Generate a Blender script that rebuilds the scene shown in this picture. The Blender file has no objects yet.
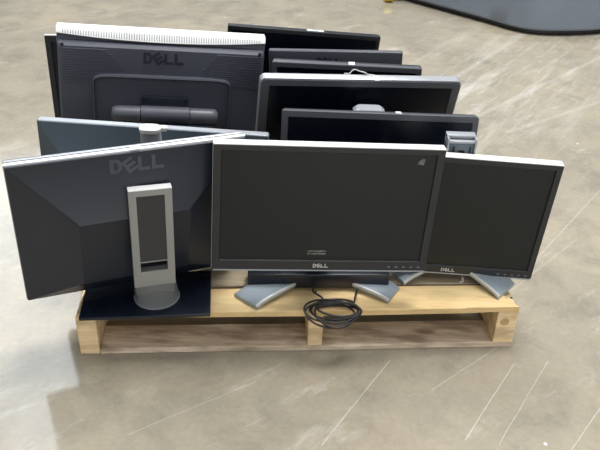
import bpy, bmesh, math, random
from mathutils import Vector, Matrix
random.seed(7)
PI = math.pi
C = bpy.context.scene.collection
S = bpy.context.scene

# ------------------------------------------------------------------ camera
F_PX, PITCH, ROLL = 760.0, math.radians(32), math.radians(2)
R0 = Vector((1, 0, 0)); FW = Vector((0, math.cos(PITCH), -math.sin(PITCH))); U0 = Vector((0, math.sin(PITCH), math.cos(PITCH)))
RT = R0*math.cos(ROLL) + U0*math.sin(ROLL); UP = U0*math.cos(ROLL) - R0*math.sin(ROLL)
cam_d = bpy.data.cameras.new('camera'); cam = bpy.data.objects.new('camera', cam_d); C.objects.link(cam)
m = Matrix((RT, UP, -FW)).transposed().to_4x4(); m.translation = (0, -1.59894, 1.41396)
cam.matrix_world = m
cam_d.sensor_width = 36; cam_d.lens = F_PX/600*36; cam_d.clip_start = .05
S.camera = cam

# ------------------------------------------------------------------ world, lights, exposure
W = bpy.data.worlds.new('world'); S.world = W; W.use_nodes = True
bg = W.node_tree.nodes['Background']; bg.inputs[0].default_value = (.86, .93, 1, 1); bg.inputs[1].default_value = .23

def area(name, loc, target, sx, sy, power, col=(1, 1, 1)):
    l = bpy.data.lights.new(name, 'AREA'); l.shape = 'RECTANGLE'; l.size = sx; l.size_y = sy; l.energy = power; l.color = col
    o = bpy.data.objects.new(name, l); C.objects.link(o); o.location = loc
    d = Vector(target) - Vector(loc); o.rotation_euler = d.to_track_quat('-Z', 'Y').to_euler()
    return o
area('high_window', (-4.3, 12, 11.2), (-.6, 0, .2), 5.6, 10.5, 880, (.84, .92, 1))
for bx, by, e in ((-4.6, 2.6, 120), (.9, 3.7, 260), (7.5, 4, 110), (-3.6, -.6, 110), (1.0, .8, 470), (6.4, -1, 90), (-2.5, -5.0, 60), (3, -5.0, 70)):
    area('high_bay', (bx, by, 7), (bx*.6, by*.6, 0), 2.4, 2.4, e, (1, .98, .95))

area('front_fill', (3.0, -9, 2.4), (0, 0, .3), 4.5, 4.0, 225, (1, .98, .95))  # added fill lamp behind the camera, lifts the stringer ends and other front faces

S.view_settings.view_transform = 'Standard'; S.view_settings.look = 'None'
S.view_settings.gamma = 1; S.view_settings.use_curve_mapping = False; S.view_settings.exposure = -0.05

# ------------------------------------------------------------------ materials
def mat(name, col, rough=.5, metal=0, spec=.5, bump=0, bscale=200, var=0, vscale=8, coat=0, alpha=None, trans=0):
    M = bpy.data.materials.new(name); M.use_nodes = True; nt = M.node_tree; b = nt.nodes['Principled BSDF']
    b.inputs['Base Color'].default_value = (*col, 1); b.inputs['Roughness'].default_value = rough
    b.inputs['Metallic'].default_value = metal; b.inputs['Specular IOR Level'].default_value = spec
    b.inputs['Coat Weight'].default_value = coat; b.inputs['Transmission Weight'].default_value = trans
    tc = nt.nodes.new('ShaderNodeTexCoord')
    if var:
        n = nt.nodes.new('ShaderNodeTexNoise'); n.inputs['Scale'].default_value = vscale; n.inputs['Detail'].default_value = 6
        nt.links.new(tc.outputs['Object'], n.inputs['Vector'])
        r = nt.nodes.new('ShaderNodeValToRGB'); r.color_ramp.elements[0].position = .3; r.color_ramp.elements[1].position = .7
        r.color_ramp.elements[0].color = (*[c*(1-var) for c in col], 1); r.color_ramp.elements[1].color = (*[min(1, c*(1+var)) for c in col], 1)
        nt.links.new(n.outputs['Fac'], r.inputs['Fac']); nt.links.new(r.outputs[0], b.inputs['Base Color'])
        mr = nt.nodes.new('ShaderNodeMapRange'); mr.inputs['To Min'].default_value = max(.03, rough-.08); mr.inputs['To Max'].default_value = rough+.08
        nt.links.new(n.outputs['Fac'], mr.inputs['Value']); nt.links.new(mr.outputs[0], b.inputs['Roughness'])
    if bump:
        n = nt.nodes.new('ShaderNodeTexNoise'); n.inputs['Scale'].default_value = bscale; n.inputs['Detail'].default_value = 3
        nt.links.new(tc.outputs['Object'], n.inputs['Vector'])
        bp = nt.nodes.new('ShaderNodeBump'); bp.inputs['Strength'].default_value = bump; bp.inputs['Distance'].default_value = .001
        nt.links.new(n.outputs['Fac'], bp.inputs['Height']); nt.links.new(bp.outputs[0], b.inputs['Normal'])
    return M

M_ = dict(
    black=mat('black_plastic', (.011, .013, .018), .42, bump=.15, bscale=900, var=.15),
    bezel=mat('bezel_plastic', (.018, .020, .024), .5, bump=.1, bscale=900),
    greybez=mat('grey_bezel', (.075, .08, .095), .4, bump=.1, bscale=900),
    matte=mat('matte_back', (.009, .014, .026), .42, bump=.2, bscale=700, var=.18, vscale=5),
    barrel=mat('hinge_grey', (.075, .082, .10), .4, bump=.1, bscale=700),
    navy=mat('gloss_base', (.006, .010, .02), .28, var=.2),
    slate=mat('slate_back', (.080, .108, .140), .45, bump=.15, bscale=700, var=.15, vscale=4),
    dusty=mat('dusty_back', (.056, .062, .085), .5, bump=.2, bscale=700, var=.12, vscale=6),
    silver=mat('silver_plastic', (.74, .75, .75), .38, metal=.15, var=.04),
    dimsilver=mat('worn_silver', (.34, .36, .39), .36, metal=.35, var=.08),
    column=mat('satin_silver', (.30, .31, .31), .38, metal=.5, var=.05),
    leg=mat('blue_silver', (.32, .38, .44), .38, metal=.35, var=.08, vscale=20),
    legedge=mat('leg_edge', (.62, .64, .65), .35, metal=.3),
    screen=mat('screen_matte', (.0065, .009, .010), .42, spec=.36, var=.12, vscale=3),
    gloss=mat('screen_dark', (.002, .0035, .009), .26, spec=.45, var=.1, vscale=3),
    logo=mat('logo_silver', (.5, .5, .5), .4, metal=.3),
    darklogo=mat('logo_dark', (.008, .009, .013), .35),
    rubber=mat('insert_charcoal', (.032, .032, .034), .6, bump=.2),
    clear=mat('clear_smoky', (.80, .83, .83), .12, spec=.7, trans=.85),
    white=mat('white_cap', (.8, .8, .78), .45),
    sticker=mat('paper_sticker', (.6, .61, .6), .6, var=.12, vscale=60),
    cable=mat('cable_black', (.012, .012, .013), .38),
    wcable=mat('cable_white', (.6, .6, .6), .4),
    hole=mat('screw_black', (.004, .004, .004), .6),
    residue=mat('residue', (.16, .16, .15), .7, var=.5, vscale=90),
    machine=mat('machine_grey', (.18, .215, .265), .5, var=.08, vscale=2),
    skirt=mat('machine_black', (.012, .013, .016), .55),
    yellow=mat('yellow_paint', (.6, .42, .04), .45, var=.15, vscale=20),
    tyre=mat('tyre_rubber', (.02, .02, .02), .7),
    button=mat('button_grey', (.22, .22, .22), .5),
)

def wood(name, light, dark, stain=.35, seed=0, grain=1.0):
    M = bpy.data.materials.new(name); M.use_nodes = True; nt = M.node_tree; b = nt.nodes['Principled BSDF']; L = nt.links.new
    tc = nt.nodes.new('ShaderNodeTexCoord'); mp = nt.nodes.new('ShaderNodeMapping'); mp.inputs['Location'].default_value = (seed*3.1, seed*1.7, seed)
    mp.inputs['Scale'].default_value = (2.2, 26, 26); L(tc.outputs['Object'], mp.inputs['Vector'])
    n = nt.nodes.new('ShaderNodeTexNoise'); n.inputs['Scale'].default_value = 1.6*grain; n.inputs['Detail'].default_value = 8; n.inputs['Roughness'].default_value = .65
    n.inputs['Distortion'].default_value = .6; L(mp.outputs[0], n.inputs['Vector'])
    r = nt.nodes.new('ShaderNodeValToRGB'); r.color_ramp.elements[0].position = .3; r.color_ramp.elements[1].position = .68
    r.color_ramp.elements[0].color = (*dark, 1); r.color_ramp.elements[1].color = (*light, 1); L(n.outputs['Fac'], r.inputs['Fac'])
    n2 = nt.nodes.new('ShaderNodeTexNoise'); n2.inputs['Scale'].default_value = 7; n2.inputs['Detail'].default_value = 5
    mp2 = nt.nodes.new('ShaderNodeMapping'); mp2.inputs['Scale'].default_value = (1, 3, 3); mp2.inputs['Location'].default_value = (seed*5, 0, seed)
    L(tc.outputs['Object'], mp2.inputs['Vector']); L(mp2.outputs[0], n2.inputs['Vector'])
    r2 = nt.nodes.new('ShaderNodeValToRGB'); r2.color_ramp.elements[0].position = .36; r2.color_ramp.elements[1].position = .5
    r2.color_ramp.elements[0].color = (1-stain, 1-stain*1.05, 1-stain*1.1, 1); r2.color_ramp.elements[1].color = (1, 1, 1, 1); L(n2.outputs['Fac'], r2.inputs['Fac'])
    mx = nt.nodes.new('ShaderNodeMix'); mx.data_type = 'RGBA'; mx.blend_type = 'MULTIPLY'; mx.inputs['Factor'].default_value = 1
    L(r.outputs[0], mx.inputs['A']); L(r2.outputs[0], mx.inputs['B'])
    # knots
    v = nt.nodes.new('ShaderNodeTexVoronoi'); v.inputs['Scale'].default_value = 6; mp3 = nt.nodes.new('ShaderNodeMapping'); mp3.inputs['Scale'].default_value = (.55, 1.3, .6)
    mp3.inputs['Location'].default_value = (seed*2.3, seed*.7, 0); L(tc.outputs['Object'], mp3.inputs['Vector']); L(mp3.outputs[0], v.inputs['Vector'])
    r3 = nt.nodes.new('ShaderNodeValToRGB'); r3.color_ramp.elements[0].position = .07; r3.color_ramp.elements[1].position = .13
    r3.color_ramp.elements[0].color = (.4, .3, .22, 1); r3.color_ramp.elements[1].color = (1, 1, 1, 1); L(v.outputs['Distance'], r3.inputs['Fac'])
    mx2 = nt.nodes.new('ShaderNodeMix'); mx2.data_type = 'RGBA'; mx2.blend_type = 'MULTIPLY'; mx2.inputs['Factor'].default_value = .8
    L(mx.outputs['Result'], mx2.inputs['A']); L(r3.outputs[0], mx2.inputs['B']); L(mx2.outputs['Result'], b.inputs['Base Color'])
    b.inputs['Roughness'].default_value = .75
    bp = nt.nodes.new('ShaderNodeBump'); bp.inputs['Strength'].default_value = .5; bp.inputs['Distance'].default_value = .002
    L(n.outputs['Fac'], bp.inputs['Height']); L(bp.outputs[0], b.inputs['Normal'])
    return M
M_['clear'].node_tree.nodes['Principled BSDF'].inputs['IOR'].default_value = 1.22
WOOD = dict(fresh=wood('fresh_pine', (.86, .67, .36), (.70, .48, .22), .18, 1),
            grey=wood('weathered_pine', (.90, .76, .58), (.46, .36, .26), .4, 2),
            grey2=wood('weathered_pine_dull', (.50, .42, .29), (.27, .21, .14), .4, 5),
            end=wood('end_grain', (1.0, .78, .48), (.82, .60, .33), .3, 3, 2.5))

# ------------------------------------------------------------------ mesh helpers
I4 = Matrix.Identity(4)
class MB:
    """collects shapes (in a local frame given by self.x) into one mesh"""
    def __init__(s, x=None): s.bm = bmesh.new(); s.x = x or I4
    def add(s, verts, faces):
        vs = [s.bm.verts.new(s.x @ Vector(v)) for v in verts]
        for f in faces:
            try: s.bm.faces.new([vs[i] for i in f])
            except ValueError: pass
        return vs
    def box(s, x0, x1, y0, y1, z0, z1, bev=0, seg=2, mt=None):
        t = bmesh.new(); g = bmesh.ops.create_cube(t, size=1)
        for v in t.verts: v.co = Vector(((x0+x1)/2+v.co.x*(x1-x0), (y0+y1)/2+v.co.y*(y1-y0), (z0+z1)/2+v.co.z*(z1-z0)))
        if bev: bmesh.ops.bevel(t, geom=t.edges[:], offset=bev, segments=seg, affect='EDGES', profile=.6)
        s.merge(t, mt); return s
    def merge(s, t, mt=None):
        X = s.x @ mt if mt else s.x
        t.verts.index_update()
        vs = [s.bm.verts.new(X @ v.co) for v in t.verts]
        for f in t.faces: s.bm.faces.new([vs[v.index] for v in f.verts])
        t.free()
    def loft(s, loops, cap0=True, cap1=True, close=True):
        n = len(loops[0]); vs = []; fs = []
        for l in loops: vs += list(l)
        for i in range(len(loops)-1):
            for j in range(n if close else n-1):
                k = (j+1) % n; fs.append((i*n+j, i*n+k, (i+1)*n+k, (i+1)*n+j))
        if cap0: fs.append(tuple(range(n-1, -1, -1)))
        if cap1: fs.append(tuple((len(loops)-1)*n+j for j in range(n)))
        s.add(vs, fs); return s
    def tube(s, pts, r, seg=8, closed=False):
        pts = [Vector(p) for p in pts]; loops = []; up = Vector((0, 0, 1)); n = len(pts)
        for i, p in enumerate(pts):
            a = pts[(i-1) % n] if (closed or i) else p; b = pts[(i+1) % n] if (closed or i < n-1) else p
            t = (b-a).normalized(); u = t.cross(up)
            if u.length < .05: u = t.cross(Vector((1, 0, 0)))
            u.normalize(); w = t.cross(u)
            loops.append([p+u*math.cos(q*2*PI/seg)*r+w*math.sin(q*2*PI/seg)*r for q in range(seg)])
        s.loft(loops); return s
    def lathe(s, prof, seg=32, ctr=(0, 0, 0), cap=True):
        s.loft([[(ctr[0]+r*math.cos(q*2*PI/seg), ctr[1]+r*math.sin(q*2*PI/seg), ctr[2]+z) for q in range(seg)] for r, z in prof], cap, cap); return s
    def build(s, name, material, parent=None, smooth=35, **props):
        bmesh.ops.recalc_face_normals(s.bm, faces=s.bm.faces[:])
        me = bpy.data.meshes.new(name)
        if parent is not None:
            inv = Matrix.Translation(-world_loc(parent)); s.bm.transform(inv)
        s.bm.to_mesh(me); s.bm.free()
        o = bpy.data.objects.new(name, me); C.objects.link(o)
        if material: me.materials.append(material)
        if smooth:
            me.polygons.foreach_set('use_smooth', [True]*len(me.polygons))
            me.set_sharp_from_angle(angle=math.radians(smooth))
        if parent is not None: o.parent = parent
        for k, v in props.items(): o[k] = v
        return o
def world_loc(o):
    v = Vector(o.location)
    while o.parent: o = o.parent; v += o.location
    return v
def thing(name, loc, label, cat, group=None):
    o = bpy.data.objects.new(name, None); C.objects.link(o); o.location = loc; o.empty_display_size = .05
    o['label'] = label; o['category'] = cat
    if group: o['group'] = group
    return o
def rrect(w, h, r, y, n=5, cx=0, cz=0):
    r = max(r, 1e-4); out = []
    for (sx, sz, a0) in ((1, 1, 0), (-1, 1, 90), (-1, -1, 180), (1, -1, 270)):
        for i in range(n+1):
            a = math.radians(a0+90*i/n)
            out.append((cx+sx*(w/2-r)+r*math.cos(a), y, cz+sz*(h/2-r)+r*math.sin(a)))
    return out
def frame(center, yaw, tilt, roll):
    y, t, r = map(math.radians, (yaw, tilt, roll))
    return Matrix.Translation(center) @ Matrix.Rotation(y, 4, 'Z') @ Matrix.Rotation(t, 4, 'X') @ Matrix.Rotation(r, 4, 'Y')

def letters(X, size, cx, cz, y, depth, gap=.72, width=.62, stroke=.16, flip=False):
    """the four letters, the E tipped over; as one mesh on plane y (facing -y), or one list of MBs"""
    mb = MB(X)
    def poly(pts, ox, ang=0):
        a = math.radians(ang); c, s_ = math.cos(a), math.sin(a)
        q = [((px-width/2)*c-(pz-.5)*s_, (px-width/2)*s_+(pz-.5)*c) for px, pz in pts]
        q = [(cx+(ox+u)*size, cz+v*size) for u, v in q]
        mb.loft([[(u, y, v) for u, v in q], [(u, y-depth, v) for u, v in q]])
    w, t = width, stroke
    xs = [-1.5*gap, -.5*gap, .5*gap, 1.5*gap]
    # D as bowl pieces
    ox = xs[0]
    poly([(0, 0), (t, 0), (t, 1), (0, 1)], ox)
    pts_o = [(t*.9, 1)] + [(w*.45+w*.55*math.sin(a), .5+.5*math.cos(a)) for a in [PI*i/8 for i in range(9)]] + [(t*.9, 0)]
    pts_i = [(t*.9, 1-t)] + [(w*.45+(w*.55-t)*math.sin(a), .5+(.5-t)*math.cos(a)) for a in [PI*i/8 for i in range(9)]] + [(t*.9, t)]
    for i in range(len(pts_o)-1): poly([pts_o[i], pts_o[i+1], pts_i[i+1], pts_i[i]], ox)
    for bar in ([(0, 0), (t, 0), (t, 1), (0, 1)], [(t, 0), (w, 0), (w, t), (t, t)], [(t, .5-t/2), (w, .5-t/2), (w, .5+t/2), (t, .5+t/2)], [(t, 1-t), (w, 1-t), (w, 1), (t, 1)]):
        poly(bar, xs[1], 32)
    for k in (2, 3):
        poly([(0, 0), (t, 0), (t, 1), (0, 1)], xs[k]); poly([(t, 0), (w, 0), (w, t), (t, t)], xs[k])
    return mb

# ------------------------------------------------------------------ monitors
DECK = .1455
def ring(X, w, h, r, iw, ih, icz, y0, y1, lip=.003):
    mb = MB(X)
    mb.loft([rrect(iw, ih, .001, y1, cz=icz), rrect(iw, ih, .001, y0+lip, cz=icz), rrect(iw+.004, ih+.004, .002, y0, cz=icz),
             rrect(w-.003, h-.003, r, y0), rrect(w, h, r, y0+.0015), rrect(w, h, r, y1)], False, False)
    n = 24
    return mb
def front_monitor(P, label, *, bez=(.02, .018, .028), rad=.004, bm_='bezel', scr='screen', band=None, bandtop=None, logo=False, buttons=0,
                  bulge=.04, thick=.028, base_y=.1, side=1):
    x, y, z, yaw, tilt, roll, w, h = P
    X = frame((x, y, z), yaw, tilt, roll)
    t = thing('computer_monitor', (x, y+base_y, DECK), label, 'monitor')
    s, tp, bt = bez; iw, ih, icz = w-2*s, h-tp-bt, (bt-tp)/2
    ring(X, w, h, rad, iw, ih, icz, 0, thick*.6).build('bezel', M_[bm_], t)
    MB(X).box(-iw/2-.001, iw/2+.001, .0045, .009, icz-ih/2-.001, icz+ih/2+.001).build('screen', M_[scr], t, smooth=0)
    if band:
        o_ = .003 if band == 'silver' else .006; y_ = .007 if band == 'silver' else .003
        MB(X).loft([rrect(w+.001, h+.001, rad, y_), rrect(w+o_-.001, h+o_-.001, rad, y_), rrect(w+o_, h+o_, rad, y_+.002), rrect(w+o_, h+o_, rad, thick), rrect(w+.001, h+.001, rad, thick)], False, False).build('outer_band', M_[band], t, label='silver rim around the case')
        if band == 'silver':
            MB(X).box(-w/2+.003, w/2-.003, -.0015, .004, -h/2-.0015, -h/2+.002, .0005, 1).build('lower_trim', M_['dimsilver'], t, label='thin silver line along the lower edge')
            MB(X).box(-w/2, w/2, .001, .009, h/2-.0015, h/2+.0015, .0005, 1).build('top_trim', M_['silver'], t, label='white top edge')
    MB(X).loft([rrect(w-.002, h-.002, rad, thick*.55), rrect(w-.002, h-.002, rad, thick), rrect(w*.95, h*.93, .01, thick+.006), rrect(w*.72, h*.68, .012, thick+bulge), rrect(w*.7, h*.66, .012, thick+bulge+.002)]).build('back_housing', M_['black'], t)
    if logo:
        letters(X, .011, 0 if logo is True else logo, -h/2+bt*.5, .0, .0012, gap=.92, width=.8, stroke=.22).build('logo', M_['logo'], t, smooth=0, label='silver DELL logo under the screen')
    for k in range(buttons):
        bx = w/2-s-.078+k*.0195
        MB(X).box(bx-.0035, bx+.0035, -.0012, .001, -h/2+bt*.42-.0012, -h/2+bt*.42+.0012, .0005, 1).build('button', M_['button'], t)
    return t, X

def column_box(t, p0, p1, wx, wy, matn='black', name='stand_column'):
    """a straight slab column from p0 (bottom) to p1 (top)"""
    mb = MB(); a, b = Vector(p0), Vector(p1)
    def lp(p, k=1): return [(p.x-wx/2*k, p.y-wy/2*k, p.z), (p.x-wx/2*k+.006, p.y-wy/2*k-.003, p.z), (p.x+wx/2*k-.006, p.y-wy/2*k-.003, p.z), (p.x+wx/2*k, p.y-wy/2*k, p.z), (p.x+wx/2*k, p.y+wy/2*k, p.z), (p.x-wx/2*k, p.y+wy/2*k, p.z)]
    top = b.copy(); top.z -= .004
    mb.loft([lp(a), lp(top), lp(b, .9)]); return mb.build(name, M_[matn], t)
def plate_base(t, cx, cy, w, d, yaw=0, matn='navy', z=DECK, th=.01):
    X = Matrix.Translation((cx, cy, z)) @ Matrix.Rotation(math.radians(yaw), 4, 'Z')
    return MB(X).box(-w/2, w/2, -d/2, d/2, 0, th, .002, 2).build('base_plate', M_[matn], t)
def neck(t, X, w, y0, y1, z=0, matn='black', hh=.05):
    MB(X).box(-w/2, w/2, y0, y1, z-hh, z+hh, .004, 2).build('tilt_bracket', M_[matn], t)

def v_leg(t, hub, tipA, tipB, hubA, hubB):
    """slab leg: four top corners (tipA, tipB at the toe; hubB, hubA at the hub), toe curls down to the deck"""
    tipA, tipB, hubA, hubB = map(Vector, (tipA, tipB, hubA, hubB)); n = 10; rowsA, rowsB = [], []
    for i in range(n+1):
        u = i/n; a = hubA.lerp(tipA, u); b = hubB.lerp(tipB, u)
        dz = -.006*max(0, (u-.8)/.2)**2
        a.z += dz; b.z += dz; rowsA.append(a); rowsB.append(b)
    mb = MB(); loops = []
    for a, b in zip(rowsA, rowsB):
        d = (b-a).normalized()*.004; th = Vector((0, 0, -.011)); e = Vector((0, 0, -.003))
        loops.append([a+e, a+d, b-d, b+e, b+th, a+th])
    mb.loft(loops); leg = mb.build('leg', M_['leg'], t)
    m2 = MB(); m2.loft([[b+Vector((0, 0, .0008)), b+(a-b).normalized()*.005+Vector((0, 0, .0012)), b+(a-b).normalized()*.005+Vector((0, 0, -.002)), b+(b-a).normalized()*.001+Vector((0, 0, -.005))] for a, b in zip(rowsA, rowsB)])
    m2.build('edge_trim', M_['legedge'], leg, label='pale rim along the leg edge')
    return leg

# --- front middle monitor (M)
PM = (.0624, .008, .451, 6.4, -1.8, 2.6, .555, .347)
t, X = front_monitor(PM, 'large widescreen monitor facing front, front middle, smudged matte screen and white top edge', bez=(.02, .016, .03), band='silver', logo=True, buttons=5, base_y=.17, bulge=.03)
mb = MB(X)
for k in range(14):
    mb.box(-.036+k*.0034, -.0326+k*.0034, .0038, .0044, -.122-random.uniform(.0045, .0062), -.122-random.uniform(.000, .002)); mb.box(-.036+k*.0034, -.0326+k*.0034, .0038, .0044, -.120+random.uniform(.000, .002), -.120+random.uniform(.0035, .0055))
mb.build('sticker_residue', M_['residue'], t, smooth=0, label='torn white sticker residue low on the screen')
MB(X).add([(.213, .004, .133), (.228, .004, .131), (.231, .004, .146), (.224, .004, .150), (.216, .004, .140)], [(0, 1, 2, 3, 4)])
mb = MB(X); mb.loft([[(.213, .0044, .133), (.228, .0044, .131), (.231, .0044, .146), (.224, .0044, .150), (.216, .0044, .140)], [(.213, .0038, .133), (.228, .0038, .131), (.231, .0038, .146), (.224, .0038, .150), (.216, .0038, .140)]])
mb.build('scuff', M_['residue'], t, smooth=0, label='white scuff at the top right of the screen')
neck(t, X, .12, .05, .155, -.02)
column_box(t, (.06, .185, .18), (.055, .165, .53), .085, .03, 'black')
MB(Matrix.Translation((.055, .128, .148)) @ Matrix.Rotation(math.radians(3.5), 4, 'Z')).box(-.195, .195, -.036, .036, .006, .052, .004).build('base_cover', M_['navy'], t, label='glossy navy black cover over the stand feet')
MB(Matrix.Translation((.06, .195, .1455))).lathe([(.062, 0), (.066, .006), (.06, .022), (.03, .028)], 24).build('hub', M_['black'], t)
v_leg(t, None, (-.172, .052, .163), (-.107, -.002, .163), (.00, .215, .176), (.045, .135, .174))
v_leg(t, None, (.283, .108, .163), (.247, .044, .163), (.125, .225, .176), (.085, .135, .174))

# --- front right monitor (L)
PL = (.4645, .151, .355, .4, .4, 2.9, .404, .362)
t, X = front_monitor(PL, 'smaller squarish monitor facing front, at the right front corner of the pallet, white top edge', bez=(.018, .016, .026), band='silver', logo=-.037, buttons=5, base_y=.14)
neck(t, X, .1, .07, .10, 0)
cs = (.43, .245, .18); ce = (.411, .205, .564)
column_box(t, cs, ce, .078, .034, 'slate')
mb = MB(); mb.box(.373, .378, .180, .226, .50, .578, .0015); mb.box(.444, .449, .180, .226, .50, .578, .0015); mb.box(.373, .449, .200, .226, .570, .580, .002); mb.box(.375, .447, .184, .196, .564, .571, .002)
mb.build('column_cap', M_['dimsilver'], t, label='silver channelled cap on top of the stand column')
mb = MB(); mb.box(.389, .394, .1845, .190, .535, .556); mb.box(.404, .420, .1845, .190, .536, .544); mb.box(.432, .436, .1845, .190, .535, .556); mb.build('slot', M_['hole'], t, smooth=0)
MB(Matrix.Translation((.43, .25, .146))).lathe([(.06, 0), (.064, .008), (.058, .026), (.03, .032)], 24).build('hub', M_['black'], t)
v_leg(t, None, (.612, .148, .163), (.553, .078, .163), (.47, .29, .195), (.44, .20, .193))
v_leg(t, None, (.262, .190, .165), (.297, .125, .165), (.40, .29, .197), (.42, .195, .195))

# --- H: large silver-rimmed monitor
PH = (.151, .46, .457, 9.0, 11.2, 2.7, .577, .356)
t, X = front_monitor(PH, 'widescreen monitor with dark screen and thin silver rounded rim, cable loop above its top edge', bez=(.024, .022, .03), rad=.016, bm_='greybez', scr='gloss', band='dimsilver', base_y=.12, bulge=.03)
MB(X).box(.032, .046, -.001, .022, .178, .1825, .002).build('latch', M_['silver'], t, label='small white mark on the top edge')
neck(t, X, .1, .055, .10, 0); column_box(t, (.15, .575, .15), (.15, .575, .5), .08, .025); plate_base(t, .15, .56, .24, .10)

# --- J
PJ = (.209, .30, .433, 3.7, -8, 1.6, .543, .30)
t, X = front_monitor(PJ, 'dark grey framed widescreen monitor directly behind the front middle one, stand head showing above it', bez=(.018, .020, .022), rad=.008, bm_='greybez', scr='gloss', base_y=.12, bulge=.02, thick=.024)
MB(X).box(.04, .056, .002, .02, .149, .1518, .001).build('sticker', M_['sticker'], t, label='pale sticker on the top edge')
neck(t, X, .08, .04, .09, .06); column_box(t, (.19, .375, .15), (.18, .372, .562), .075, .026, 'slate')
MB(Matrix.Translation((.18, .37, .562))).loft([rrect(.084, .05, .016, 0), rrect(.09, .056, .018, .01)] and [
    [(px*1.0, pz, 0) for px, _, pz in rrect(.084, .046, .018, 0)], [(px, pz, .008) for px, _, pz in rrect(.088, .05, .019, 0)], [(px, pz, .016) for px, _, pz in rrect(.07, .036, .014, 0)]]).build('column_cap', M_['dimsilver'], t, label='rounded grey cap of the stand')
plate_base(t, .19, .385, .22, .13)

# --- G
PG = (.124, .60, .460, -2.2, 5, 0, .45, .317)
t, X = front_monitor(PG, 'black widescreen monitor facing front, just behind the silver rimmed one, small sticker on top', bez=(.016, .018, .022), rad=.006, bm_='greybez', scr='gloss', base_y=.08, bulge=.008, thick=.026)
MB(X).box(.005, .024, .003, .022, .1575, .160, .001).build('sticker', M_['sticker'], t, label='white sticker on the top edge')
column_box(t, (.115, .66, .15), (.115, .645, .48), .07, .02); plate_base(t, .115, .655, .22, .07)

# --- E farthest
PE = (-.018, .86, .462, 8.3, .7, 5.1, .511, .337)
t, X = front_monitor(PE, 'farthest black widescreen monitor facing front, back row, silver strip on its top edge', bez=(.014, .016, .022), rad=.004, bm_='black', scr='gloss', base_y=.08, bulge=.02, thick=.026)
MB(X).box(.005, .062, .004, .018, .1678, .170, .001).build('sticker', M_['sticker'], t, label='silver strip on the top edge')
column_box(t, (-.018, .955, .15), (-.018, .94, .48), .07, .025); plate_base(t, -.018, .95, .22, .12)

# --- D left sliver
PD = (-.586, .765, .423, .6, -6, -1, .51, .385)
t, X = front_monitor(PD, 'black monitor mostly hidden behind the big silver topped one, only its left edge showing', bez=(.02, .02, .025), rad=.004, bm_='black', scr='gloss', base_y=.11, bulge=.03)
MB(X).box(-.255, .255, -.0005, .012, .1925, .1955, .001).build('top_trim', M_['silver'], t, label='pale top edge')
column_box(t, (-.52, .87, .15), (-.52, .85, .45), .07, .025); plate_base(t, -.48, .87, .2, .12)

# --- back-facing monitors
def far_side(t, X, w, h, y):
    mb = MB(X); s_ = .018
    for (x0, x1, z0, z1) in ((-w/2+.003, -w/2+s_, -h/2+.003, h/2-.003), (w/2-s_, w/2-.003, -h/2+.003, h/2-.003), (-w/2+s_, w/2-s_, h/2-s_, h/2-.003), (-w/2+s_, w/2-s_, -h/2+.003, -h/2+s_+.008)):
        mb.box(x0, x1, y-.001, y+.004, z0, z1)
    mb.build('bezel', M_['bezel'], t)
    MB(X).box(-w/2+s_-.001, w/2-s_+.001, y-.001, y+.0015, -h/2+s_+.007, h/2-s_+.001).build('screen', M_['screen'], t, smooth=0)
def back_monitor(P, label, *, skin='matte', rim='dimsilver', depth=.045, ins=(.25, .36, .16), rad=.004, thick=.02, plat=None, base_y=-.05):
    x, y, z, yaw, tilt, roll, w, h = P
    X = frame((x, y, z), yaw, tilt, roll)
    t = thing('computer_monitor', (x, y+base_y, DECK), label, 'monitor')
    sx, st_, sb = ins; iw = w*(1-2*sx); zt, zb = h/2-h*st_, -h/2+h*sb; ih = zt-zb; icz = (zt+zb)/2
    MB(X).loft([rrect(w-.003, h-.003, rad, -.002), rrect(w, h, rad, 0), rrect(w, h, rad, thick*.55), rrect(w-.002, h-.002, rad, thick*.6), rrect(w-.002, h-.002, rad, thick)], True, True).build('rim', M_[rim], t)
    b = MB(X); b.loft([rrect(w-.004, h-.004, rad, -.001), rrect(w-.004, h-.004, rad, -.006), rrect(iw, ih, .006, -depth+.003, cz=icz), rrect(iw-.006, ih-.006, .005, -depth, cz=icz)], True, True)
    b.build('back_housing', M_[skin], t)
    far_side(t, X, w, h, thick)
    return t, X
def seam(t, X, w, h):
    MB(X).box(-w/2, w/2, .0095, .0115, h/2-.001, h/2+.0006).build('seam', M_['hole'], t, smooth=0)
def dell_back(t, X, size, cx, cz, y, slope, matn='darklogo'):
    XX = X @ Matrix.Translation((cx, y, cz)) @ Matrix.Rotation(slope, 4, 'X')
    letters(XX, size, 0, 0, 0, .0012, gap=.9, width=.78, stroke=.24).build('logo', M_[matn], t, smooth=0, label='DELL logo on the back')

# A
PA = (-.4235, .026, .394, 22.5, 14.4, 1.0, .558, .462)
t, X = back_monitor(PA, 'monitor seen from behind at front left, silver stand with charcoal insert on black plate', skin='matte', rim='dimsilver', ins=(.25, .36, .17), depth=.052, base_y=-.02)
seam(t, X, .558, .462)
MB(X).box(-.279, .279, .0, .0085, .230, .2323, .0006, 1).build('top_trim', M_['silver'], t, label='pale strip along the top edge')
sl = -math.atan2(.046, .17)
dell_back(t, X, .036, .012, .200, -.0138, sl, 'dusty')
MB(X).box(.0, .022, -.0015, .012, .231, .2335, .0005, 1).build('sticker', M_['sticker'], t, label='grey sticker on the top edge')
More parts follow.
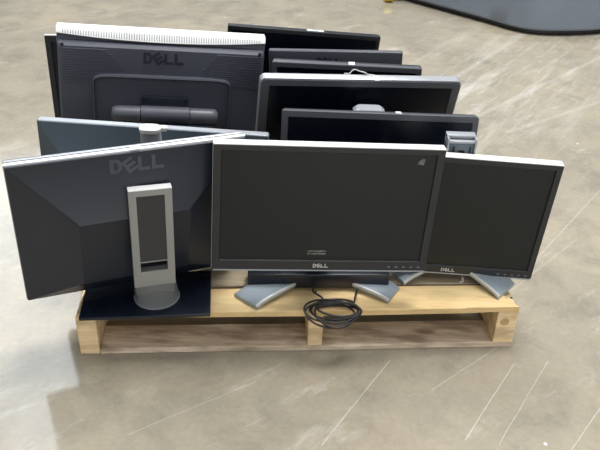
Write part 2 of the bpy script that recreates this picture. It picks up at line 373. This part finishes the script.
# column
XC = frame((-.361, -.040, .388), 18, 0, 1.4); cw, ch = .103, .277
mb = MB(XC)   # frame: outer slab with the insert above a rectangular opening
zb_open, zt_open = -ch/2+.045, -ch/2+.072
for (x0, x1, z0, z1) in ((-cw/2, -cw/2+.018, -ch/2, ch/2), (cw/2-.018, cw/2, -ch/2, ch/2), (-cw/2+.018, cw/2-.018, ch/2-.016, ch/2), (-cw/2+.018, cw/2-.018, -ch/2, zb_open), (-cw/2+.018, cw/2-.018, zt_open, zt_open+.003)):
    mb.box(x0, x1, -.008, .014, z0, z1)
mb.build('stand_column', M_['column'], t, label='satin silver stand column with a cut-out near its foot')
MB(XC).box(-cw/2, cw/2, -.0085, .0145, ch/2-.001, ch/2+.002, .0008, 1).build('column_top', M_['silver'], t, label='bright top edge of the column')
MB(XC).box(-cw/2+.0175, cw/2-.0175, -.0065, .010, zt_open+.002, ch/2-.0155).build('insert_panel', M_['rubber'], t, label='charcoal insert in the silver column')
MB(XC).box(-.035, .035, .012, .05, -.06, .04, .004).build('tilt_bracket', M_['black'], t)
# smoky foot: from the column bottom to a round foot
fc = Vector((-.378, .028, DECK+.0105)); mb = MB(); loops = []
n = 40
for k in range(7):
    u = k/6; lp = []
    for i in range(n):
        a = 2*PI*i/n
        cx_, cy_ = math.cos(a), math.sin(a)
        circ = fc + Vector((cx_*.059, cy_*.057, 0))
        q = max(abs(cx_), abs(cy_)); bx = Vector((cx_/q*.0505, cy_/q*.011, -.1370)); bx = XC @ bx
        e = u**1.6
        p = circ.lerp(bx, e); p.z = circ.z+(bx.z-circ.z)*u
        lp.append(p)
    loops.append(lp)
mb.loft(loops); mb.build('stand_foot', M_['clear'], t, label='smoky clear flared foot')
MB().lathe([(.059, 0), (.061, .001), (.061, .003), (.057, .004)], 40, fc-Vector((0, 0, .0004))).build('foot_ring', M_['dimsilver'], t, label='silver ring round the foot')
XP = Matrix(); ang = math.radians(6.2)
plate_base(t, -.405, .040, .338, .195, 6.2, 'navy')

# B
PB = (-.408, .25, .357, .3, 0, 2.3, .618, .386)
t, X = back_monitor(PB, 'slate grey monitor seen from behind, second row left, white capped stand head rising over it', skin='slate', rim='dimsilver', ins=(.12, .30, .16), depth=.03, base_y=-.04)
MB(X).box(.021, .037, -.007, .012, .183, .1955, .001).build('sticker', M_['sticker'], t, label='small pale sticker at the top edge')
column_box(t, (-.39, .185, .155), (-.394, .185, .568), .05, .024, 'dimsilver')
mb = MB(Matrix.Translation((-.394, .183, .568)))
mb.loft([[(px, pz, 0) for px, _, pz in rrect(.052, .034, .014, 0)], [(px, pz, .004) for px, _, pz in rrect(.056, .038, .016, 0)], [(px, pz, .012) for px, _, pz in rrect(.056, .038, .016, 0)], [(px, pz, .016) for px, _, pz in rrect(.046, .028, .012, 0)]])
cap = mb.build('column_cap', M_['white'], t, label='rounded white cap on the stand head')
MB(Matrix.Translation((-.394, .180, .5835))).box(-.013, .013, -.006, .006, 0, .0012, .0005, 1).build('cap_window', M_['dimsilver'], cap)
plate_base(t, -.39, .292, .22, .09)

# C
PC = (-.448, .62, .430, 10.1, -2.3, 4.5, .618, .512)
x, y, z, yw, ti, ro, w, h = PC; X = frame((x, y, z), yw, ti, ro)
t = thing('computer_monitor', (x, y-.05, DECK), 'biggest monitor, seen from behind at back left, white slotted top edge and dark back', 'monitor')
MB(X).loft([rrect(w-.004, h-.004, .006, -.004), rrect(w, h, .008, 0), rrect(w, h, .008, .028), rrect(w-.004, h-.004, .006, .032)]).build('front_bezel', M_['dimsilver'], t)
far_side(t, X, w, h, .032)
b = MB(X); b.loft([rrect(w-.002, h-.012, .008, -.002, cz=-.006), rrect(w-.004, h-.034, .008, -.010, cz=-.017), rrect(w-.008, h-.04, .010, -.034, cz=-.017), rrect(w-.022, h-.055, .012, -.042, cz=-.017)])
b.build('back_housing', M_['dusty'], t)
mb = MB(X); n = 28; loops = []
for i in range(n+1):
    u = -1+2*i/n; xx = u*(w/2-.001); low = h/2-.014-.013*(1-u*u)
    loops.append([(xx, .026, h/2+.003), (xx, -.004, h/2+.003-.001), (xx, -.014, h/2-.006), (xx, -.017-.008*(1-u*u), low), (xx, -.003, low-.002), (xx, .026, low)])
mb.loft(loops); top = mb.build('top_grille', M_['silver'], t, label='white curved top strip with fine slots')
mb = MB(X); k = 0
for i in range(80):
    xx = -w/2+.02+i*(w-.04)/79
    u = xx/(w/2)
    q = 1-u*u; low = h/2-.014-.013*q; fy, fz = -.017-.008*q, low
    A_, B_, C_ = (-.006, h/2+.0006), (-.014, h/2-.006), (-.014+(fy+.014)*.85, h/2-.006+(fz-h/2+.006)*.85)
    for (P0, P1) in ((A_, B_), (B_, C_)):
        ny, nz = -.0005, .0005
        mb.loft([[(xx-.0012, P0[0]+ny, P0[1]+nz), (xx+.0012, P0[0]+ny, P0[1]+nz), (xx+.0012, P1[0]+ny, P1[1]+nz), (xx-.0012, P1[0]+ny, P1[1]+nz)],
                 [(xx-.0012, P0[0]+.001, P0[1]-.001), (xx+.0012, P0[0]+.001, P0[1]-.001), (xx+.0012, P1[0]+.001, P1[1]-.001), (xx-.0012, P1[0]+.001, P1[1]-.001)]])
mb.build('slots', M_['dimsilver'], top, smooth=0, kind='stuff', label='fine grey slots across the top strip')
mb = MB(X)    # fine raised ribs at both top corners
for sgn, cnt in ((-1, 14), (1, 14)):
    mb = MB(X)
    for i in range(cnt):
        zz = h/2-.052-i*.0068; L0 = .13+.006*i if i < 7 else .172-.009*(i-7)
        x0, x1 = (w/2-.018-L0, w/2-.018)
        bow = .012*i/cnt
        pts = [(sgn*(x0+(x1-x0)*j/4), -.0425, zz-bow*(j/4)) for j in range(5)]
        mb.loft([[(p[0], p[1]-.0016, p[2]+.0013), (p[0], p[1]-.0016, p[2]-.0013), (p[0], p[1]+.003, p[2]-.0026), (p[0], p[1]+.003, p[2]+.0026)] for p in pts])
    mb.build('vent_ribs', M_['dusty'], t, smooth=0, kind='stuff')
dell_back(t, X, .034, .002, .186, -.0425, 0, 'matte')
# arch-shaped raised surround
aw = .415; mb = MB(X); N = 36; loops = []
path = []
for i in range(N+1):
    u = i/N
    if u < .3: path.append((-aw/2, -.2+(.2+.095)*u/.3))
    elif u > .7: path.append((aw/2, .095-(.295)*(u-.7)/.3))
    else:
        v = (u-.3)/.4; a = PI*(1-v); xx = math.cos(a); e = .22
        xx = (abs(math.cos(a))**e)*(1 if math.cos(a) > 0 else -1); zz = abs(math.sin(a))**.35
        path.append((aw/2*xx*1.0, .095+.04*zz))
loops = []
for j, (px, pz) in enumerate(path):
    d = Vector((px, 0, pz+.25)); d.normalize()
    loops.append([(px, -.040, pz), (px-d.x*.003, -.052, pz-d.z*.003), (px-d.x*.008, -.054, pz-d.z*.008), (px-d.x*.016, -.040, pz-d.z*.016)])
mb.loft(loops); mb.build('raised_surround', M_['dusty'], t, label='raised arch around the hinge recess')
MB(X).box(-.062, .078, -.056, -.038, -.010, .070, .003).build('mount_plate', M_['matte'], t)
for sx in (-.054, .070):
    MB(X).lathe([(.0045, 0), (.0045, .002)], 12).bm.free() if False else None
    mb = MB(X @ Matrix.Translation((sx, -.0565, .062)) @ Matrix.Rotation(PI/2, 4, 'X')); mb.lathe([(.0042, -.001), (.0042, .0012), (.003, .0016)], 12); mb.build('screw', M_['hole'], t)
for sx, sz in ((-.290, .214), (.290, .214)):
    mb = MB(X @ Matrix.Translation((sx, -.038, sz)) @ Matrix.Rotation(PI/2, 4, 'X')); mb.lathe([(.0046, -.010), (.0046, .0052), (.003, .0056)], 12); mb.build('screw', M_['hole'], t)
mb = MB(X); segs = []
for i in range(25):
    a = 2*PI*i/24
loops = []
for (xx, r) in ((-.152, .010), (-.150, .018), (-.143, .0235), (-.130, .025), (-.066, .025)):
    loops.append([(xx, -.068+r*math.cos(2*PI*i/20), .017+r*math.sin(2*PI*i/20)) for i in range(20)])
mb.loft(loops); mb.build('hinge_barrel', M_['barrel'], t, label='rounded end of the hinge barrel'); mb = MB(X)
mb.loft([[(-xx+.018, p, q) for (_, p, q) in lp] for (xx, lp) in zip((-.152, -.150, -.143, -.130, -.066), loops)])
mb.build('hinge_barrel', M_['barrel'], t, label='rounded end of the hinge barrel')
mb = MB(X); mb.loft([[(xx, -.068+.027*math.cos(2*PI*i/20), .017+.027*math.sin(2*PI*i/20)) for i in range(20)] for xx in (-.064, .082)]); mb.build('hinge_sleeve', M_['dusty'], t)
MB(X).box(-.14, .155, -.088, -.05, -.036, -.008, .004).build('hinge_arm', M_['slate'], t)
column_box(t, (-.44, .535, .155), (-.436, .535, .42), .12, .035, 'black'); plate_base(t, -.42, .53, .3, .2, 8)

# F
PF = (.098, .741, .460, -3.0, 2, -2, .425, .30)
t, X = back_monitor(PF, 'dark grey monitor seen from behind in the back row, faint lettering on its plain back', skin='barrel', rim='greybez', ins=(.12, .5, .2), depth=.012, thick=.014, base_y=.05)
dell_back(t, X, .022, -.02, .118, -.0085, -.04, 'matte')
column_box(t, (.10, .775, .15), (.10, .765, .45), .07, .02); plate_base(t, .10, .775, .2, .1)

# ------------------------------------------------------------------ pallet
XPAL = Matrix.Translation((.017, .005, 0)) @ Matrix.Rotation(math.radians(4.5), 4, 'Z')
pal = thing('wooden_pallet', (.017, .5, 0), 'wooden pallet of pale and weathered boards carrying all the monitors', 'pallet')
PW, PDp = 1.21, 1.016
def board(x0, x1, y0, y1, z0, z1, material, jag=0, name='deckboard', label=None, jagl=0):
    n = 16; loops = []
    for i in range(n+1):
        u = i/n; x = x0+(x1-x0)*u
        w1 = .0012*math.sin(u*9+y0*30); w2 = .0012*math.sin(u*7+y1*20)
        a, b, zt = y0+w1, y1+w2, z1+.0002*math.sin(u*11+y0)
        loops.append([(x, a, z0), (x, a, zt-.0015), (x, a+.0015, zt), (x, b-.0015, zt), (x, b, zt-.0015), (x, b, z0)])
    if jag:
        l = loops[-1]; dx = [0, 0, 0, -jag, -jag, -jag*.7]
        loops[-1] = [(p[0]+d, p[1], p[2]) for p, d in zip(l, dx)]
        loops[-2] = [(p[0]-jag*.2 if k > 2 else p[0], p[1]+(.004 if k < 2 else 0), p[2]) for k, p in enumerate(loops[-2])]
    mb = MB(XPAL); mb.loft(loops); o = mb.build(name, material, pal, smooth=30)
    if label: o['label'] = label
    return o
h2 = PW/2
board(-h2+.012, h2-.014, -.004, .100, .127, .145, WOOD['fresh'], jag=.055, label='pale fresh pine front deckboard, splintered at its right end')
ys = [.110, .29, .46, .63, .80]
for i, yy in enumerate(ys): board(-h2+.012, h2-.012, yy, yy+(.098 if i else .10), .127, .145, WOOD['grey2' if i % 2 == 0 else 'grey'])
board(-h2+.012, h2-.012, PDp-.1, PDp, .127, .145, WOOD['grey2'])
for yy, m_ in ((0, 'grey'), (.46, 'grey2'), (PDp-.1, 'grey2')): board(-h2+.056, h2-.010, yy+.002, yy+.1, .001, .018, WOOD[m_], name='bottom_board')
def stringer(xc, w, mt, z1=.127, z0=.018):
    mb = MB(XPAL); mb.box(xc-w/2, xc+w/2, .001, PDp-.002, z0, z1, .002, 1)
    return mb.build('stringer', mt, pal, smooth=0)
stringer(-h2+.028, .052, WOOD['end'], z0=.001); stringer(.035, .040, WOOD['end']); stringer(h2-.040, .056, WOOD['end'])
mb = MB(XPAL @ Matrix.Translation((h2-.046, .0006, .092)) @ Matrix.Rotation(PI/2, 4, 'X')); mb.lathe([(.012, 0), (.0125, .001), (.009, .0015), (.004, .0008)], 20); mb.build('knot', mat('knot_brown', (.55, .38, .2), .7, var=.3, vscale=60), pal, label='brown knot in the right stringer end')
for k, (nx, ny) in enumerate(((-.575, .03), (-.575, .07), (.03, .025), (.04, .08), (.58, .04))):
    mb = MB(XPAL @ Matrix.Translation((nx, ny, .1449))); mb.lathe([(.0035, -.0008), (.0035, .0001), (.002, .0004)], 10); mb.build('nail', M_['hole'], pal)

# ------------------------------------------------------------------ cables
pts = []
cc = Vector((.100, -.004, DECK+.004)); N = 300; turns = 6.2
edge_y = -.012
for i in range(N+1):
    a = i/N*turns*2*PI + .8; k = i/N
    rx = .064+.010*math.sin(a*.37+1); ry = .036+.009*math.cos(a*.53)
    ox, oy = .008*math.sin(a*.31), .007*math.cos(a*.23)
    x = cc.x+ox+rx*math.cos(a); y = cc.y+oy+ry*math.sin(a)*.95-.004
    z = cc.z+.0045*(1+math.sin(a*1.13+k*9))+.006*k
    if y < edge_y-.0: z -= ((edge_y-y)**1.25)*1.1
    pts.append((x, y, z))
tail = [(pts[0][0], pts[0][1], pts[0][2])]
st = Vector(pts[-1]); q = [st+(Vector((.045, .084, DECK+.010))-st)*(j/10)+Vector((.008*math.sin(j*.6), 0, .006*math.sin(j/10*PI))) for j in range(1, 11)]
pts += [tuple(v) for v in q]
st = Vector(pts[0]); q = [st+(Vector((.165, .088, DECK+.010))-st)*(j/8)+Vector((0, 0, .012*math.sin(j/8*PI))) for j in range(8, 0, -1)]
pts = [tuple(v) for v in q]+pts
o = MB().tube(pts, .0029, 8).build('coiled_cable', M_['cable'], None, smooth=60)
o['label'] = 'coil of thin black cable drooping over the front board edge'; o['category'] = 'cable'
XH = frame(PH[:3], *PH[3:6])
pts = [XH @ Vector((-.035+.052*u+.0, .033+.006*math.sin(u*5), .178+.003+.010*math.sin(PI*min(1, u*1.05))+.003*math.sin(u*9))) for u in [i/24 for i in range(25)]]
pts = [XH @ Vector((-.05, .036, .179))]+pts+[XH @ Vector((.040, .041, .172))]
o = MB().tube(pts, .0017, 8).build('cable_loop', M_['wcable'], None, smooth=60)
o['label'] = 'short loop of pale cable poking above the silver rimmed monitor'; o['category'] = 'cable'
# a folded scrap of white tape on the second deckboard
mb = MB(XPAL @ Matrix.Translation((.462, .117, .1455)) @ Matrix.Rotation(.5, 4, 'Z'))
mb.loft([[(-.012, -.003, 0), (-.012, .003, 0), (-.012, .003, .0008), (-.012, -.003, .0008)], [(0, -.004, .0005), (0, .004, .0005), (0, .004, .0013), (0, -.004, .0013)], [(.010, .008, .004), (.006, .014, .004), (.006, .014, .005), (.010, .008, .005)]])
o = mb.build('paper_scrap', M_['white'], None, smooth=0); o['label'] = 'tiny white scrap on the boards under the right front monitor'; o['category'] = 'scrap'

# ------------------------------------------------------------------ floor machine in the background
mc = thing('floor_machine', (1.6, 3.9, 0), 'grey moulded body of a wheeled floor machine at the top right', 'machine')
foot = [(.30, 3.95), (.58, 3.60), (1.15, 3.06), (1.22, 2.97), (1.38, 2.87), (1.80, 2.94), (2.05, 3.15), (2.35, 4.2), (2.3, 4.9), (1.2, 5.0)]
def smoothpoly(p, k=3):
    for _ in range(k):
        q = []
        for i in range(len(p)):
            a, b = Vector(p[i]), Vector(p[(i+1) % len(p)]); q += [a*.75+b*.25, a*.25+b*.75]
        p = q
    return [Vector((v[0], v[1])) for v in p]
fp = smoothpoly(foot, 3); cen = Vector((1.5, 4.0))
def lvl(k, z): return [(cen.x+(v.x-cen.x)*k, cen.y+(v.y-cen.y)*k, z) for v in fp]
mb = MB(); mb.loft([lvl(.97, .034), lvl(.99, .032), lvl(1.0, .045), lvl(1.0, .14), lvl(.985, .45), lvl(.96, .62), lvl(.90, .68), lvl(.6, .70)]); mb.build('body_shell', M_['machine'], mc)
mb = MB(); mb.loft([lvl(.975, .012), lvl(.98, .014), lvl(.978, .04)]); mb.build('skirt', M_['skirt'], mc, label='black rubber skirt')
mb = MB(); mb.loft([lvl(1.002, .300), lvl(1.004, .302), lvl(1.004, .318), lvl(1.0, .32)], False, False); mb.build('seam_trim', M_['skirt'], mc)
for (wx, wy) in ((.72, 4.0), (1.45, 3.4), (2.0, 4.2), (1.4, 4.7)):
    X = Matrix.Translation((wx, wy, .08)) @ Matrix.Rotation(PI/2, 4, 'Y'); wl = MB(X); wl.lathe([(.05, -.03), (.08, -.028), (.08, .028), (.05, .03)], 24); wl.build('wheel', M_['tyre'], mc)
Xy = Matrix.Translation((.54, 3.53, .04)) @ Matrix.Rotation(PI/2, 4, 'Y') ; wl = MB(Xy); wl.lathe([(.015, -.028), (.040, -.026), (.040, .026), (.015, .028)], 24); o = wl.build('caster', M_['yellow'], mc, label='yellow caster at the machine corner')
MB(Matrix.Translation((.58, 3.56, .045))).box(-.06, .05, -.02, .02, .0, .05, .006).build('caster_bracket', M_['skirt'], mc)

# ------------------------------------------------------------------ floor
def floor_material():
    M = bpy.data.materials.new('polished_concrete'); M.use_nodes = True; nt = M.node_tree; b = nt.nodes['Principled BSDF']; L = nt.links.new
    N_ = nt.nodes.new
    tc = N_('ShaderNodeTexCoord'); P = tc.outputs['Object']
    def math_(op, a, b_=None, c=None, clamp=False):
        n = N_('ShaderNodeMath'); n.operation = op; n.use_clamp = clamp
        for i, v in enumerate((a, b_, c)):
            if v is None: continue
            if isinstance(v, (int, float)): n.inputs[i].default_value = v
            else: L(v, n.inputs[i])
        return n.outputs[0]
    def noise(scale, detail=6, rough=.55, mp=None, dist=0):
        n = N_('ShaderNodeTexNoise'); n.inputs['Scale'].default_value = scale; n.inputs['Detail'].default_value = detail; n.inputs['Roughness'].default_value = rough
        n.inputs['Distortion'].default_value = dist
        if mp:
            m0 = N_('ShaderNodeMapping'); m0.inputs['Rotation'].default_value = (0, 0, mp[0]); L(P, m0.inputs['Vector']); m = N_('ShaderNodeMapping'); m.inputs['Scale'].default_value = (mp[1], mp[2], 1); L(m0.outputs[0], m.inputs['Vector']); L(m.outputs[0], n.inputs['Vector'])
        else: L(P, n.inputs['Vector'])
        return n.outputs['Fac']
    def ramp(f, stops):
        r = N_('ShaderNodeValToRGB'); e = r.color_ramp.elements
        while len(e) < len(stops): e.new(.5)
        for k, (p, c) in enumerate(stops): e[k].position = p; e[k].color = (*c, 1) if len(c) == 3 else c
        L(f, r.inputs['Fac']); return r.outputs[0]
    def mix(f, a, b_, mode='MIX'):
        m = N_('ShaderNodeMix'); m.data_type = 'RGBA'; m.blend_type = mode
        for key, v in (('Factor', f), ('A', a), ('B', b_)):
            if isinstance(v, (int, float)): m.inputs[key].default_value = v
            elif isinstance(v, tuple): m.inputs[key].default_value = (*v, 1)
            else: L(v, m.inputs[key])
        return m.outputs['Result']
    big = noise(1.1, 5, .6, dist=.6); mid = noise(5.5, 8, .65, dist=.4); fine = noise(60, 4, .6)
    c = ramp(big, [(.30, (.275, .250, .198)), (.55, (.33, .298, .235)), (.75, (.405, .352, .262))])
    c2 = ramp(mid, [(.25, (.72, .72, .73)), (.5, (1, 1, 1)), (.78, (1.18, 1.16, 1.12))])
    c = mix(1.0, c, c2, 'MULTIPLY')
    c3 = ramp(fine, [(.3, (.93, .93, .93)), (.7, (1.05, 1.05, 1.05))]); c = mix(1.0, c, c3, 'MULTIPLY')
    # pale worn streaks of traffic, running to the upper right of the place
    st1 = noise(2.2, 9, .72, mp=(math.radians(33), 5, .7), dist=.25); sep = N_('ShaderNodeSeparateXYZ'); L(P, sep.inputs[0]); X, Y = sep.outputs[0], sep.outputs[1]
    zone = noise(.9, 3, .5)
    band = math_('MULTIPLY', math_('SUBTRACT', st1, .49, clamp=True), 6.0, clamp=True)
    d1 = math_('SUBTRACT', Y, math_('MULTIPLY', X, 1.1)); d1 = math_('ABSOLUTE', math_('SUBTRACT', d1, 1.05))
    m1 = math_('SUBTRACT', 1.0, math_('DIVIDE', d1, 1.1), clamp=True)
    m1 = math_('MULTIPLY', m1, math_('GREATER_THAN', X, .2))
    f1 = math_('MULTIPLY', math_('MULTIPLY', band, m1), .6, clamp=True)
    c = mix(f1, c, (.62, .60, .56))
    # faint scuff everywhere
    sc = noise(3.0, 10, .75, mp=(math.radians(50), 3.5, 1.2), dist=.3); f2 = math_('MULTIPLY', math_('SUBTRACT', sc, .56, clamp=True), 3.2, clamp=True)
    c = mix(f2, c, (.58, .55, .50))
    # single long scratches
    wob = math_('MULTIPLY', math_('SUBTRACT', noise(9, 3), .5), .006)
    brk = noise(26, 4, .7)
    for (x0, y0, x1, y1, w_, s_) in ((.07, -.33, .26, -.02, .0022, .55), (.42, -.298, .60, -.02, .0022, .5), (.50, -.31, .70, .0, .0016, .5), (.63, -.37, .90, -.04, .0020, .5), (.36, -.13, .57, .05, .0016, .5),
                                     (.75, .45, 1.2, 1.05, .003, .3), (.6, .25, .95, .62, .0025, .25), (.45, 1.3, 1.7, 2.6, .020, .2), (.6, 1.9, 1.5, 3.2, .03, .25), (.9, 1.5, 2.0, 2.3, .02, .2), (-.4, -.32, -.1, -.12, .0016, .4), (.9, .2, 1.3, .35, .003, .15)):
        dx, dy = x1-x0, y1-y0; Ln = math.hypot(dx, dy); ux, uy = dx/Ln, dy/Ln
        ax = math_('SUBTRACT', X, x0); ay = math_('SUBTRACT', Y, y0)
        al = math_('ADD', math_('MULTIPLY', ax, ux), math_('MULTIPLY', ay, uy)); pe = math_('SUBTRACT', math_('MULTIPLY', ax, uy), math_('MULTIPLY', ay, ux))
        pe = math_('ABSOLUTE', math_('ADD', pe, wob)); k = math_('SUBTRACT', 1.0, math_('DIVIDE', pe, w_), clamp=True)
        k = math_('MULTIPLY', k, math_('MULTIPLY', math_('GREATER_THAN', al, 0), math_('LESS_THAN', al, Ln)))
        k = math_('MULTIPLY', math_('MULTIPLY', k, s_), math_('MULTIPLY', brk, 1.7), clamp=True)
        c = mix(k, c, (.72, .70, .66))
    # little white specks of dust and paint
    v = N_('ShaderNodeTexVoronoi'); v.inputs['Scale'].default_value = 7; L(P, v.inputs['Vector'])
    sp = math_('MULTIPLY', math_('LESS_THAN', v.outputs['Distance'], .035), .7); sp = math_('MULTIPLY', sp, math_('GREATER_THAN', noise(3), .52))
    c = mix(sp, c, (.75, .74, .72))
    L(c, b.inputs['Base Color'])
    r = N_('ShaderNodeMapRange'); r.inputs['From Min'].default_value = .3; r.inputs['From Max'].default_value = .7; r.inputs['To Min'].default_value = .06; r.inputs['To Max'].default_value = .13; L(mid, r.inputs['Value']); L(r.outputs[0], b.inputs['Roughness'])
    b.inputs['Specular IOR Level'].default_value = .6
    bp = N_('ShaderNodeBump'); bp.inputs['Strength'].default_value = .06; bp.inputs['Distance'].default_value = .003; L(mid, bp.inputs['Height']); L(bp.outputs[0], b.inputs['Normal'])
    return M
mb = MB(); mb.box(-12, 14, -6, 18, -.1, 0)
o = mb.build('floor', floor_material(), None, smooth=0); o['kind'] = 'structure'
